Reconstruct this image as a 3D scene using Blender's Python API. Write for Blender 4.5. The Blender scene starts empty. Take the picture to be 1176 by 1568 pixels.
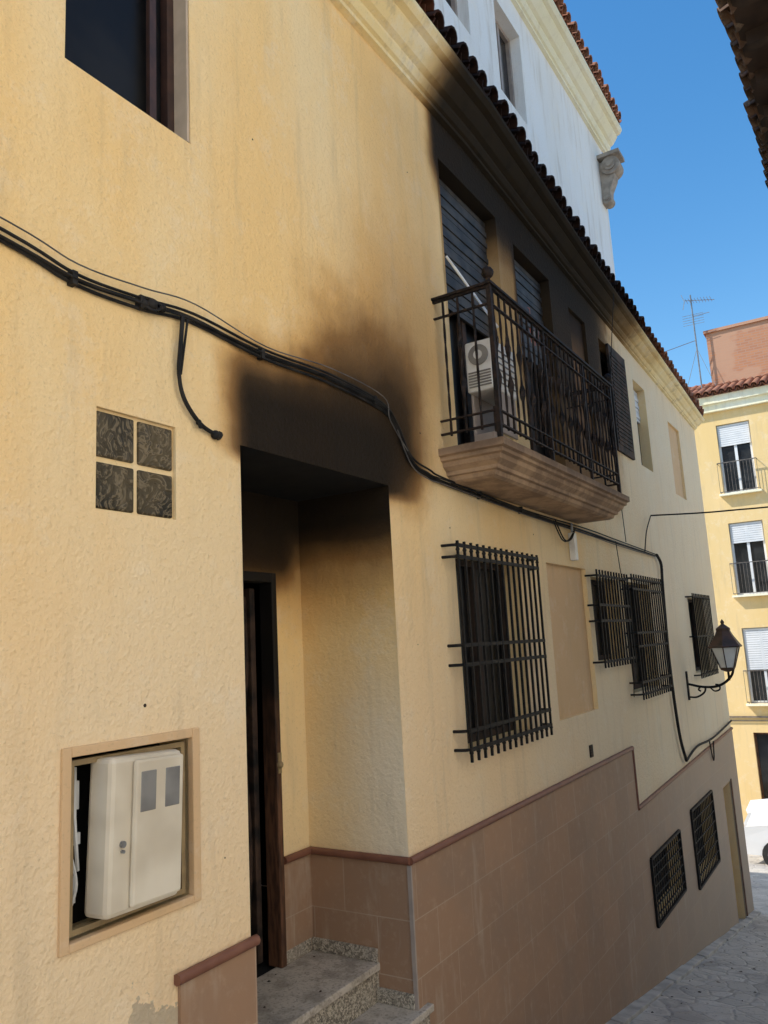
import bpy, math, random
from mathutils import Matrix, Vector
random.seed(4)
SC=bpy.context.scene
V=Vector
# ------------------------------------------------------------------ helpers
class MB:
    def __init__(s): s.v=[];s.f=[];s.m=[]
    def add(s,vs,fs,m=0):
        b=len(s.v); s.v+= [tuple(p) for p in vs]
        for f in fs: s.f.append(tuple(b+i for i in f)); s.m.append(m)
    def quad(s,a,b,c,d,m=0): s.add([a,b,c,d],[(0,1,2,3)],m)
    def box(s,a,b,m=0):
        x0,y0,z0=a;x1,y1,z1=b
        v=[(x,y,z) for x in(x0,x1) for y in(y0,y1) for z in(z0,z1)]
        s.add(v,[(0,1,3,2),(4,6,7,5),(0,4,5,1),(2,3,7,6),(0,2,6,4),(1,5,7,3)],m)
    def bar(s,p,q,r,n=4,m=0,r2=None,rot=0.785,cap=True):
        p=V(p);q=V(q);d=(q-p).normalized()
        u=d.cross(V((0,0,1))) if abs(d.z)<.9 else d.cross(V((1,0,0)))
        u.normalize();w=d.cross(u);r2=r if r2 is None else r2
        vs=[]
        for c,rr in((p,r),(q,r2)):
            for i in range(n):
                a=rot+i*2*math.pi/n
                vs.append(c+u*math.cos(a)*rr+w*math.sin(a)*rr)
        fs=[(i,(i+1)%n,n+(i+1)%n,n+i) for i in range(n)]
        if cap: fs+=[tuple(range(n))[::-1],tuple(range(n,2*n))]
        s.add(vs,fs,m)
    def tube(s,pts,r,n=6,m=0,sub=6):
        P=[V(p) for p in pts]
        if sub>1 and len(P)>2:
            Q=[]
            for i in range(len(P)-1):
                p0=P[max(i-1,0)];p1=P[i];p2=P[i+1];p3=P[min(i+2,len(P)-1)]
                for k in range(sub):
                    t=k/sub
                    Q.append(.5*((2*p1)+(p2-p0)*t+(2*p0-5*p1+4*p2-p3)*t*t+(3*p1-p0-3*p2+p3)*t**3))
            Q.append(P[-1]);P=Q
        vs=[];N=len(P)
        for i in range(N):
            d=(P[min(i+1,N-1)]-P[max(i-1,0)]).normalized()
            u=d.cross(V((.35,.2,.9))).normalized();w=d.cross(u)
            rr=r(i/(N-1)) if callable(r) else r
            for k in range(n):
                a=k*2*math.pi/n;vs.append(P[i]+u*math.cos(a)*rr+w*math.sin(a)*rr)
        fs=[(i*n+k,i*n+(k+1)%n,(i+1)*n+(k+1)%n,(i+1)*n+k) for i in range(N-1) for k in range(n)]
        fs+=[tuple(range(n))[::-1],tuple(range((N-1)*n,N*n))]
        s.add(vs,fs,m)
    def lathe(s,c,prof,n=12,m=0):
        vs=[];c=V(c)
        for r,z in prof:
            for k in range(n):
                a=k*2*math.pi/n+math.pi/n;vs.append(c+V((math.cos(a)*r,math.sin(a)*r,z)))
        N=len(prof)
        fs=[(i*n+k,i*n+(k+1)%n,(i+1)*n+(k+1)%n,(i+1)*n+k) for i in range(N-1) for k in range(n)]
        fs+=[tuple(range(n))[::-1],tuple(range((N-1)*n,N*n))]
        s.add(vs,fs,m)
    def sphere(s,c,r,n=10,m=0):
        s.lathe(c,[(max(r*math.sin(math.pi*i/8),.0005),-r*math.cos(math.pi*i/8)) for i in range(9)],n,m)
    def obj(s,name,mats,parent=None,smooth=False,bevel=0,fix=True):
        me=bpy.data.meshes.new(name);me.from_pydata(s.v,[],s.f)
        if not isinstance(mats,(list,tuple)): mats=[mats]
        for x in mats: me.materials.append(x)
        for p,i in zip(me.polygons,s.m): p.material_index=i; p.use_smooth=smooth
        me.update()
        o=bpy.data.objects.new(name,me);SC.collection.objects.link(o)
        if parent: o.parent=parent
        if bevel:
            b=o.modifiers.new('bevel','BEVEL');b.width=bevel;b.segments=2;b.limit_method='ANGLE';b.angle_limit=.6
        if smooth:
            try: me.set_sharp_from_angle(angle=.8)
            except Exception: pass
        return o
def empty(name):
    o=bpy.data.objects.new(name,None);SC.collection.objects.link(o);return o
# ------------------------------------------------------------------ materials
class NT:
    def __init__(s,name):
        s.mat=bpy.data.materials.new(name);s.mat.use_nodes=True;s.nt=s.mat.node_tree
        s.b=s.nt.nodes['Principled BSDF'];s.b.inputs['Roughness'].default_value=.9
        s.b.inputs['Specular IOR Level'].default_value=.25
        g=s.nt.nodes.new('ShaderNodeNewGeometry');s.pos=g.outputs['Position']
        sp=s.nt.nodes.new('ShaderNodeSeparateXYZ');s.nt.links.new(s.pos,sp.inputs[0]);s.x,s.y,s.z=sp.outputs
    def lk(s,a,i):
        if isinstance(a,(int,float)): i.default_value=a
        elif isinstance(a,tuple): i.default_value=(*a,1) if len(i.default_value)==4 and len(a)==3 else a
        else: s.nt.links.new(a,i)
    def m(s,op,a,b=None,clamp=False):
        n=s.nt.nodes.new('ShaderNodeMath');n.operation=op;n.use_clamp=clamp
        s.lk(a,n.inputs[0])
        if b is not None: s.lk(b,n.inputs[1])
        return n.outputs[0]
    def vec(s,x,y,z):
        n=s.nt.nodes.new('ShaderNodeCombineXYZ')
        for a,i in zip((x,y,z),n.inputs): s.lk(a,i)
        return n.outputs[0]
    def noise(s,scale,detail=3,vec=None,rough=.5,dist=0):
        n=s.nt.nodes.new('ShaderNodeTexNoise');n.inputs['Scale'].default_value=scale;n.inputs['Detail'].default_value=detail
        n.inputs['Roughness'].default_value=rough;n.inputs['Distortion'].default_value=dist
        s.nt.links.new(vec or s.pos,n.inputs['Vector']);return n.outputs['Fac']
    def vor(s,scale,vec=None,feature='F1',out='Distance'):
        n=s.nt.nodes.new('ShaderNodeTexVoronoi');n.feature=feature;n.inputs['Scale'].default_value=scale
        s.nt.links.new(vec or s.pos,n.inputs['Vector']);return n.outputs[out]
    def mr(s,v,a,b,c=0,d=1):
        n=s.nt.nodes.new('ShaderNodeMapRange');n.interpolation_type='SMOOTHSTEP'
        s.lk(v,n.inputs[0])
        for k,x in enumerate((a,b,c,d)): n.inputs[k+1].default_value=x
        return n.outputs[0]
    def mix(s,f,a,b,mode='MIX'):
        n=s.nt.nodes.new('ShaderNodeMix');n.data_type='RGBA';n.blend_type=mode
        s.lk(f,n.inputs[0]);s.lk(a,n.inputs[6]);s.lk(b,n.inputs[7]);return n.outputs[2]
    def ramp(s,f,st):
        n=s.nt.nodes.new('ShaderNodeValToRGB');s.lk(f,n.inputs[0]);e=n.color_ramp.elements
        while len(e)<len(st): e.new(.5)
        for el,(p,c) in zip(e,st): el.position=p;el.color=(*c,1)
        return n.outputs[0]
    def bump(s,h,strength,dist,prev=None):
        n=s.nt.nodes.new('ShaderNodeBump');n.inputs['Strength'].default_value=strength;n.inputs['Distance'].default_value=dist
        s.nt.links.new(h,n.inputs['Height'])
        if prev: s.nt.links.new(prev,n.inputs['Normal'])
        return n.outputs[0]
    def fin(s,col,rough=None,nrm=None,metal=None,spec=None):
        s.lk(col,s.b.inputs['Base Color'])
        if rough is not None: s.lk(rough,s.b.inputs['Roughness'])
        if nrm is not None: s.nt.links.new(nrm,s.b.inputs['Normal'])
        if metal is not None: s.b.inputs['Metallic'].default_value=metal
        if spec is not None: s.b.inputs['Specular IOR Level'].default_value=spec
        return s.mat
def soot(s,blobs,namp=.4):
    nz=s.m('MULTIPLY',s.m('SUBTRACT',s.noise(2.2,3,rough=.6),.5),namp*2)
    inv=None
    for (y1,y2,z1,z2,rl,rr,zd,zu,st) in blobs:
        a=s.m('DIVIDE',s.m('MAXIMUM',s.m('SUBTRACT',y1,s.y),0),rl)
        b=s.m('DIVIDE',s.m('MAXIMUM',s.m('SUBTRACT',s.y,y2),0),rr)
        c=s.m('DIVIDE',s.m('MAXIMUM',s.m('SUBTRACT',z1,s.z),0),zd)
        d=s.m('DIVIDE',s.m('MAXIMUM',s.m('SUBTRACT',s.z,z2),0),zu)
        h=s.m('ADD',a,b);v=s.m('ADD',c,d)
        r=s.m('SQRT',s.m('ADD',s.m('MULTIPLY',h,h),s.m('MULTIPLY',v,v)))
        k=s.m('ADD',r,s.m('MULTIPLY',nz,s.m('MINIMUM',r,1.)))
        mm=s.mr(k,0.0,1.0,st,0)
        om=s.m('SUBTRACT',1,mm)
        inv=om if inv is None else s.m('MULTIPLY',inv,om)
    return s.m('SUBTRACT',1,inv)
SR=[(0,(1,1,1)),(.25,(.76,.67,.57)),(.55,(.31,.235,.175)),(.85,(.06,.048,.04)),(1,(.018,.016,.015))]
FB=[(2.84,4.05,2.58,2.84,.30,.55,.12,.5,.995),(3.75,4.3,2.8,3.12,.85,.5,.5,.85,.78),(4.15,4.6,3.0,3.6,.8,.55,.6,1.2,.26),(4.4,4.9,3.6,5.3,.7,.22,.8,.7,.12),
    (5.10,8.2,5.42,5.95,.22,1.9,.55,1,.985),(6.62,8.8,4.5,5.8,.10,1.5,1.2,1,.76),(7.6,8.9,3.3,5.2,.25,1.1,.5,1,.6),(5.1,6.7,5.0,5.4,.03,.3,1.6,1,.45)]
def plaster(name,A,Bc,blobs=None,wash=None,bump=.5,dirt=.12,patch=False):
    s=NT(name)
    st=s.vec(s.x,s.y,s.m('MULTIPLY',s.z,.35))
    n1=s.mr(s.noise(1.1,4,st,.6),.35,.68)
    col=s.mix(n1,A,Bc)
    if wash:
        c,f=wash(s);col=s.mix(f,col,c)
    n2=s.noise(7,3,s.vec(s.x,s.y,s.m('MULTIPLY',s.z,.12)),.65)
    col=s.mix(s.mr(n2,.50,.75,0,dirt*1.8),col,(.42,.33,.22))
    n3=s.noise(3.1,5,None,.75)
    col=s.mix(s.mr(n3,.52,.66,0,dirt*1.2),col,(.93,.86,.72))
    grain=s.noise(62,2,None,.6)
    col=s.mix(s.mr(grain,.58,.72,0,.22),col,(.42,.31,.18))
    if patch:
        dy=s.m('DIVIDE',s.m('ABSOLUTE',s.m('SUBTRACT',s.y,2.14)),.22);dz=s.m('DIVIDE',s.m('MAXIMUM',s.m('SUBTRACT',s.z,.20),0),.22)
        r=s.m('ADD',s.m('ADD',dy,dz),s.m('MULTIPLY',s.m('SUBTRACT',n3,.5),3.2))
        col=s.mix(s.mr(r,.95,1.02,.8,0),col,s.mix(s.noise(20,3),(.38,.32,.23),(.60,.49,.35)))
    if blobs: col=s.mix(1,col,s.ramp(soot(s,blobs),SR),'MULTIPLY')
    nr=None
    if bump>.3:
        h=s.m('ADD',s.m('MULTIPLY',grain,.8),s.m('MULTIPLY',s.noise(28,2),1.2))
        nr=s.bump(h,bump,.009)
    return s.fin(col,.93,nr)
def facade_wash_and_far_light(s):
    f=s.mr(s.y,6.0,12,0,.65)  # far end paler: its lighting is mixed into the plaster colour
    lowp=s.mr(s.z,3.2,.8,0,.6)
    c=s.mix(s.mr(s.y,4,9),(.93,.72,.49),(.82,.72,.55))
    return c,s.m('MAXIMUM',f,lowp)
def recess_wash(s): return (.95,.81,.60),s.m('MULTIPLY',s.mr(s.z,1.9,.8,0,.8),s.mr(s.x,-.6,-.1,.3,1))
M={}
M['facade']=plaster('plaster_yellow',(.93,.70,.38),(.94,.63,.27),FB,facade_wash_and_far_light,.8,.12,True)
M['recess']=plaster('plaster_recess',(.94,.68,.32),(.94,.62,.25),[(0,9,2.42,2.7,.3,.3,.33,.3,.995),(0,3.9,2.2,2.7,.3,.2,.3,.3,.9),(0,9,2.25,2.7,1,1,.65,1,.5)],recess_wash,.5,.12)
M['upreveal']=plaster('plaster_reveal',(.92,.71,.40),(.93,.65,.30),FB,None,.1)
M['cornice']=plaster('plaster_cornice',(.92,.78,.47),(.90,.71,.36),[(5.15,8.8,5.0,7,.55,3.2,.5,1,.97)],None,.1,.3)
M['white']=plaster('plaster_white',(.90,.90,.88),(.87,.85,.80),None,None,.1,.2)
M['wcornice']=plaster('plaster_cream_cornice',(.90,.87,.68),(.88,.83,.58),None,None,.1)
M['far']=plaster('plaster_ochre',(.80,.59,.29),(.78,.56,.25),None,None,.1)
s=NT('plaster_bounce_white');M['opp']=s.fin(s.mix(s.noise(1.2,2),(.93,.91,.87),(.91,.88,.82)),.9)  # near-white so the unseen walls bounce more sun across the street
M['panel']=plaster('plaster_ochre_panel',(.74,.50,.28),(.70,.47,.25),[(5.12,8.6,5.3,5.95,.3,1.9,.75,1,.95),(7.6,8.9,3.3,5.2,.25,1.1,.5,1,.6)],None,.1)
s=NT('charred_and_unlit_black');M['black']=s.fin(s.mix(s.noise(9,3),(.006,.006,.006),(.022,.02,.018)),.95)  # soot in the hallway; elsewhere paints the darkness inside openings and meter cavity
def tiled(name,mode):
    s=NT(name)
    u=s.y if mode=='y' else s.x
    br=s.nt.nodes.new('ShaderNodeTexBrick');br.offset=0.5;br.offset_frequency=2
    s.nt.links.new(s.vec(u,s.m('SUBTRACT',s.z,.36),0),br.inputs['Vector'])
    br.inputs['Color1'].default_value=(.41,.245,.145,1);br.inputs['Color2'].default_value=(.34,.205,.125,1)
    br.inputs['Mortar'].default_value=(.46,.34,.24,1);br.inputs['Scale'].default_value=1
    br.inputs['Mortar Size'].default_value=.0035;br.inputs['Mortar Smooth'].default_value=.3
    br.inputs['Brick Width'].default_value=.46;br.inputs['Row Height'].default_value=.31
    c=br.outputs['Color']
    c=s.mix(s.mr(s.noise(1.3,4,None,.65),.4,.7,0,.6),c,(.30,.205,.14))
    c=s.mix(s.mr(s.noise(16,4,None,.75),.5,.72,0,.4),c,(.48,.34,.23))
    c=s.mix(s.mr(s.noise(5,4,s.vec(s.x,s.y,s.m('MULTIPLY',s.z,.2)),.7),.56,.72,0,.4),c,(.52,.44,.34))
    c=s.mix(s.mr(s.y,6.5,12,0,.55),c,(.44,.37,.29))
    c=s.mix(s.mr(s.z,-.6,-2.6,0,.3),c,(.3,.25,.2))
    return s.fin(c,.6,s.bump(br.outputs['Fac'],-.35,.004),spec=.3)
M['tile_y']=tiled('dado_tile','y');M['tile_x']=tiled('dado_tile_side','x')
s=NT('dado_rail_brown');M['rail']=s.fin(s.mix(s.noise(12,4),(.16,.06,.035),(.27,.12,.075)),.5,spec=.4)
s=NT('granite');g=s.mix(s.mr(s.vor(95,None,'F1','Color'),.2,.8),(.20,.17,.13),(.58,.51,.40));g=s.mix(s.mr(s.noise(150,2),.55,.65),g,(.05,.045,.04))
M['granite']=s.fin(s.mix(s.mr(s.noise(4,4),.45,.7,0,.5),g,(.36,.31,.25)),.45,spec=.4)
s=NT('stone_tread');M['tread']=s.fin(s.mix(s.mr(s.noise(60,2),.5,.7,0,.5),s.mix(s.mr(s.noise(7,5,None,.7),.4,.65),(.55,.48,.39),(.34,.29,.23)),(.14,.12,.1)),.7)
def clay(name,blobs=None,c1=(.42,.17,.09),c2=(.28,.13,.08)):
    s=NT(name);c=s.mix(s.mr(s.noise(6,3),.35,.65),c1,c2)
    c=s.mix(s.mr(s.noise(23,3,None,.7),.5,.7,0,.6),c,(.22,.18,.14))
    if blobs:c=s.mix(1,c,s.ramp(soot(s,blobs),SR),'MULTIPLY')
    return s.fin(c,.85)
M['clay']=clay('clay_tile_sooty',[(5.0,9.5,5,8,1.6,3.5,1,1,.9)]);M['clay2']=clay('clay_tile');M['clay3']=clay('clay_tile_shaded',None,(.17,.10,.065),(.10,.07,.05))  # last one: shade under the opposite eave put into darker clay colours
def simple(name,c1,c2,sc=8,r=.6,metal=0,spec=.4,bump=0):
    s=NT(name);c=s.mix(s.mr(s.noise(sc,3),.35,.65),c1,c2)
    return s.fin(c,r,s.bump(s.noise(sc*6,3),bump,.004) if bump else None,metal,spec)
M['iron']=simple('black_iron',(.006,.006,.007),(.014,.012,.011),30,.6,0,.2)
M['rust_iron']=simple('charred_iron',(.007,.006,.006),(.03,.018,.013),25,.65,0,.25)
M['cable']=simple('black_cable',(.012,.012,.012),(.03,.027,.024),9,.7,0,.2)
M['greycable']=simple('grey_cable',(.16,.14,.12),(.08,.07,.065),9,.6)
M['glass']=simple('dark_glass',(.012,.015,.018),(.03,.033,.036),2,.12,0,.5)
M['dim']=simple('dim_interior',(.006,.006,.007),(.015,.014,.013),3,.4,0,.2)
M['brownframe']=simple('brown_window_frame',(.07,.035,.025),(.045,.025,.02),10,.45)
M['greyframe']=simple('taupe_frame',(.34,.28,.24),(.40,.33,.28),10,.5)
M['beige']=simple('beige_lining',(.60,.47,.34),(.50,.39,.28),6,.8)
M['plastic']=simple('cream_plastic',(.84,.75,.59),(.66,.57,.43),3,.45)
M['plasticgrey']=simple('meter_window',(.20,.19,.18),(.28,.27,.25),6,.25)
M['brass']=simple('brass_aged',(.36,.26,.13),(.28,.20,.10),14,.5)
M['whitepaint']=simple('white_paint',(.78,.78,.76),(.68,.68,.66),5,.5)
M['shutter']=simple('shutter_grey',(.035,.032,.030),(.075,.068,.06),6,.6)
M['shutterw']=simple('shutter_white',(.76,.77,.77),(.68,.70,.71),3,.5)
M['charwood']=simple('charred_wood',(.012,.010,.008),(.07,.040,.026),7,.75,0,.3,.5)
s=NT('door_frame_wood');c=s.mix(s.mr(s.noise(8,3,s.vec(s.m('MULTIPLY',s.x,6),s.m('MULTIPLY',s.y,6),s.z)),.35,.65),(.16,.075,.04),(.07,.035,.022))
M['framewood']=s.fin(s.mix(s.mr(s.m('ADD',s.z,s.m('MULTIPLY',s.noise(5,3),.8)),.9,2.0),c,(.012,.01,.008)),.6)
M['brownwood']=simple('brown_wood',(.16,.075,.04),(.07,.035,.022),6,.55,0,.3,.2)
M['darkwood']=simple('dark_wood',(.05,.03,.02),(.03,.02,.015),6,.8)
M['acwhite']=simple('ac_white',(.80,.79,.76),(.64,.62,.58),6,.4)
M['lampglass']=simple('lantern_glass',(.88,.87,.82),(.80,.79,.75),6,.2)
M['copper']=simple('lantern_brown',(.10,.05,.03),(.05,.03,.02),9,.5)
M['carpaint']=simple('car_white_paint',(.78,.79,.80),(.75,.76,.77),1,.2,0,.5)
M['rubber']=simple('rubber',(.02,.02,.02),(.03,.03,.03),9,.8)
M['red']=simple('red_lamp',(.5,.02,.03),(.4,.02,.02),9,.3)
M['cloth']=simple('scorched_cloth',(.42,.10,.06),(.30,.28,.26),9,.9)
M['steel']=simple('galvanised',(.30,.31,.32),(.22,.22,.22),9,.4,.6)
M['kerb']=simple('kerb_stone',(.56,.52,.46),(.38,.35,.31),5,.85,0,.2,.4)
s=NT('glass_block')
sw=s.noise(11,2,None,.5,3.5)
gb=s.mix(s.mr(s.noise(3,2),.35,.65),(.020,.018,.012),(.10,.075,.04))
gb=s.mix(s.mr(sw,.50,.60,0,.6),gb,(.26,.20,.12));gb=s.mix(s.mr(sw,.60,.68,0,.7),gb,(.02,.018,.014))
M['gblock']=s.fin(gb,.2,s.bump(sw,.7,.012),spec=.22)
s=NT('brick_render');br=s.nt.nodes.new('ShaderNodeTexBrick');s.nt.links.new(s.vec(s.x,s.z,0),br.inputs['Vector'])
br.inputs['Color1'].default_value=(.50,.24,.13,1);br.inputs['Color2'].default_value=(.42,.2,.12,1);br.inputs['Mortar'].default_value=(.42,.27,.2,1)
br.inputs['Scale'].default_value=1;br.inputs['Brick Width'].default_value=.26;br.inputs['Row Height'].default_value=.09;br.inputs['Mortar Size'].default_value=.01
M['brick']=s.fin(s.mix(s.mr(s.noise(.7,3),.5,.55,0,.8),br.outputs['Color'],(.5,.30,.2)),.9)
s=NT('paving');nn=s.noise(3,2)
wv=s.vec(s.m('ADD',s.x,s.m('MULTIPLY',nn,.15)),s.m('ADD',s.y,s.m('MULTIPLY',nn,.12)),0)
ed=s.vor(4.2,wv,'DISTANCE_TO_EDGE');cc=s.vor(4.2,wv,'F1','Color')
c=s.mix(s.mr(cc,.1,.9),(.50,.46,.40),(.66,.61,.54))
c=s.mix(s.mr(ed,.01,.04,.7,0),c,(.34,.31,.27))
c=s.mix(s.mr(s.noise(2.2,5,None,.7),.42,.60,0,.8),c,(.58,.53,.46))
c=s.mix(s.mr(s.noise(.8,5,None,.7),.5,.62,0,.6),c,(.36,.33,.30))
c=s.mix(s.mr(s.noise(30,3),.6,.7,0,.6),c,(.14,.13,.11))
M['ground']=s.fin(c,.8,s.bump(s.mr(ed,0,.1),.5,.02))
# ------------------------------------------------------------------ ground
def gz(y):
    P=[(-60,3),(-15,1.0),(0,-.49),(3,-1.0),(7.35,-1.76),(14.5,-3.03),(18,-3.55),(24,-4.2),(27,-4.35),(400,-4.6)]
    for (a,b),(c,d) in zip(P,P[1:]):
        if y<=c: return b+(d-b)*(y-a)/(c-a)
    return P[-1][1]
mb=MB();ys=[-60,-30,-15,-8,-4]+[i*.75 for i in range(0,37)]+[35,60,120,400];xs=[-300,-60,-20,-5,0,1.2,2.4,4,8,20,60,300]
for i in range(len(ys)-1):
    for k in range(len(xs)-1):
        mb.quad((xs[k],ys[i],gz(ys[i])),(xs[k+1],ys[i],gz(ys[i])),(xs[k+1],ys[i+1],gz(ys[i+1])),(xs[k],ys[i+1],gz(ys[i+1])))
mb.obj('street_ground',M['ground'])
mb=MB()
y=6.2
while y<14.9:
    L_=random.uniform(.5,.8);w=random.uniform(.10,.14);h=random.uniform(.03,.05)
    a,b=y,y+L_-.012
    mb.add([(.018,a,gz(a)-.1),(w,a,gz(a)-.1),(w,b,gz(b)-.1),(.018,b,gz(b)-.1),(.018,a,gz(a)+h),(w,a,gz(a)+h-.01),(w,b,gz(b)+h-.01),(.018,b,gz(b)+h)],[(4,5,6,7),(1,2,6,5),(0,1,5,4),(2,3,7,6)]);y+=L_
mb.obj('kerb',M['kerb'],None,bevel=.008)
mb=MB()
for i in range(110):
    y=random.uniform(6,16);x=abs(random.gauss(0,.7))+.12;z=gz(y)+.004;r=random.uniform(.006,.024);a=random.random()*6
    vs=[(x+r*math.cos(a+k*1.57)*random.uniform(.5,1.3),y+r*math.sin(a+k*1.57)*random.uniform(.5,1.3),z-.18*r*math.sin(a+k*1.57)+random.uniform(0,.01)) for k in range(4)]
    mb.add(vs+[(x,y,z+r*.5)],[(0,1,4),(1,2,4),(2,3,4),(3,0,4)])
mb.obj('street_litter',M['charwood'])
# ------------------------------------------------------------------ wall with openings
def wall(mb,P,u0,u1,z0,topf,ops,ucuts=(),m=0,mrev=1,flip=False):
    us=sorted(set([u0,u1]+[c for c in ucuts if u0<c<u1]+[o[0] for o in ops]+[o[1] for o in ops]))
    zs=sorted(set([z0]+[o[2] for o in ops]+[o[3] for o in ops]))
    for a,b in zip(us,us[1:]):
        for i,c in enumerate(zs):
            last=i==len(zs)-1
            um=(a+b)/2
            if not last:
                d=zs[i+1];zm=(c+d)/2
                if any(o[0]<um<o[1] and o[2]<zm<o[3] for o in ops): continue
                mb.quad(P(a,c,0),P(b,c,0),P(b,d,0),P(a,d,0),m)
            else: mb.quad(P(a,c,0),P(b,c,0),P(b,topf(b),0),P(a,topf(a),0),m)
    for o in ops:
        a,b,c,d,e=o[:5]
        mb.quad(P(a,c,0),P(a,d,0),P(a,d,e),P(a,c,e),mrev);mb.quad(P(b,c,0),P(b,c,e),P(b,d,e),P(b,d,0),mrev)
        mb.quad(P(a,c,0),P(a,c,e),P(b,c,e),P(b,c,0),mrev);mb.quad(P(a,d,0),P(b,d,0),P(b,d,e),P(a,d,e),mrev)
def lerp_st(st,y):
    if y<=st[0][0]: return st[0][1:]
    for a,b in zip(st,st[1:]):
        if y<=b[0]:
            t=(y-a[0])/(b[0]-a[0]);return tuple(p+(q-p)*t for p,q in zip(a[1:],b[1:]))
    return st[-1][1:]
def window(mb,P,a,b,c,d,e,fw=.05,nm=1,mf=0,mg=1):
    def bx(u0,u1,z0,z1,d0,d1,m):
        p=P(u0,z0,d0);q=P(u1,z1,d1)
        mb.box(tuple(min(i,j) for i,j in zip(p,q)),tuple(max(i,j) for i,j in zip(p,q)),m)
    bx(a,b,c,d,e,e+.02,mg)
    bx(a,a+fw,c,d,e-.05,e-.003,mf);bx(b-fw,b,c,d,e-.05,e-.003,mf)
    bx(a+fw,b-fw,c,c+fw,e-.048,e-.003,mf);bx(a+fw,b-fw,d-fw,d,e-.048,e-.003,mf)
    for i in range(nm):
        u=a+(b-a)*(i+1)/(nm+1);bx(u-fw*.6,u+fw*.6,c+fw,d-fw,e-.055,e-.003,mf)
def tiles(mb,o,al,sl,L,length,sp=.19,r=.082,rows=1):
    o=V(o);al=V(al).normalized();sl=V(sl).normalized();n=sl.cross(al)
    if n.z<0:n=-n
    N=int(length/sp)
    for i in range(N):
        for cover in(1,0):
            c0=o+al*(i*sp+(0 if cover else sp/2))+sl*((0 if cover else .035)+random.uniform(-.018,.018))+al*random.uniform(-.006,.006)+n*(random.uniform(-.006,.008)+(0.03 if cover else .055))
            sg=1 if cover else -1
            K=7;vs=[]
            for (q,f) in((0,1),(L,.85)):
                for rr in(r,r-.015):
                    for k in range(K):
                        a=math.pi*k/(K-1)
                        vs.append(c0+sl*q+al*(rr*f*math.cos(a))+n*(sg*rr*f*math.sin(a)))
            fs=[]
            for k in range(K-1):
                fs+=[(k,k+1,2*K+k+1,2*K+k),(K+k,3*K+k,3*K+k+1,K+k+1),(k,K+k,K+k+1,k+1)]
            mb.add(vs,fs)
PROF=[(0,-.02),(.14,0),(.14,.10),(.22,.13),(.30,.26),(.30,.34),(.44,.40),(.60,.58),(.66,.66),(.66,.72),(.82,.76),(.92,.88),(.92,1.0),(-.3,1.0)]
# ------------------------------------------------------------------ YELLOW HOUSE
YH=empty('yellow_house')
ST=[(-6,5.76,6.08,.32),(5.6,5.76,6.08,.32),(8.1,5.60,5.82,.30),(11,5.45,5.64,.27),(15.1,5.25,5.42,.22)]
Pw=lambda u,z,d:(-d,u,z)
ops=[(1.76,2.45,4.02,5.35,.17),(2.75,4.10,-1.3,2.59,.72),(4.95,6.12,.88,2.22,.22),(6.75,7.86,.88,2.27,.045),
 (8.0,8.95,1.33,2.2,.2),(9.2,10.4,.93,2.2,.2),(12.72,13.85,.95,2.1,.2),
 (9.1,10.45,-1.48,-.84,.15),(11.25,12.65,-1.68,-.76,.15),(13.65,14.35,-3.2,-.87,.35),
 (5.12,6.22,2.95,5.40,.22),(6.61,7.56,2.95,5.31,.22),(8.15,8.72,3.5,5.22,.04),(9.23,10.15,3.85,5.20,.22),(10.75,11.4,3.85,5.08,.2),(12.79,13.6,3.73,4.92,.04),
 (1.81,2.43,.64,1.29,.22),(1.93,2.34,2.18,2.59,.03)]
mb=MB()
wall(mb,Pw,-6,15.1,-5,lambda y:lerp_st(ST,y)[1]-.04,ops,[s_[0] for s_ in ST],0,1)
mb.quad((0,15.1,-5),(-8,15.1,-5),(-8,15.1,5.4),(0,15.1,5.4));mb.quad((0,-6,-5),(-8,-6,-5),(-8,-6,6),(0,-6,6));mb.quad((-8,-6,-5),(-8,15.1,-5),(-8,15.1,5.4),(-8,-6,6))
mb.obj('facade_wall',[M['facade'],M['upreveal']],YH)
mb=MB()
for o in(ops[3],ops[12],ops[15]):
    a,b,c,d,e=o;mb.quad((-e,a,c),(-e,b,c),(-e,b,d),(-e,a,d))
mb.obj('blind_window_panels',M['panel'],YH)
mb=MB()
for o in(ops[7],ops[8],ops[9]):
    a,b,c,d,e=o;mb.quad((-e,a,c),(-e,b,c),(-e,b,d),(-e,a,d))
mb.obj('dark_openings',M['black'],YH)  # flat black backing stands in for the unlit depth
mb=MB()
window(mb,Pw,1.76,2.45,4.02,5.35,.14,.06,0);mb.box((-.13,1.82,4.085),(-.10,2.38,4.11))
mb.box((-.115,2.28,4.11),(-.09,2.32,5.28))
mb.obj('upper_window',[M['brownframe'],M['dim']],YH)
mb=MB();mb.box((-.16,2.432,4.03),(-.004,2.446,5.35));mb.obj('window_reveal_lining',M['beige'],YH)
mb=MB()
for a,b,c,d in((4.95,6.12,.88,2.22),(8.0,8.95,1.33,2.2),(9.2,10.4,.93,2.2),(12.72,13.85,.95,2.1)): window(mb,Pw,a,b,c,d,.19,.05,1)
mb.obj('ground_floor_windows',[M['darkwood'],M['dim']],YH)
mb=MB()
for a,b,c,d,low,mt in((5.12,6.22,2.95,5.40,4.25,2),(6.61,7.56,2.95,5.31,4.35,2),(9.23,10.15,3.85,5.20,5.1,2),(10.75,11.4,3.85,5.08,4.6,3)):
    window(mb,Pw,a,b,c,d,.19,.06,1)
    z=d-.02
    while z>low:
        mb.box((-.13,a+.01,z-.052),(-.105+.01*(int(z*100)%2),b-.01,z-.006),mt);mb.box((-.125,a+.01,z-.006),(-.118,b-.01,z),mt);z-=.052
mb.obj('balcony_doors',[M['charwood'],M['dim'],M['shutter'],M['whitepaint']],YH)
mb=MB()
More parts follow.
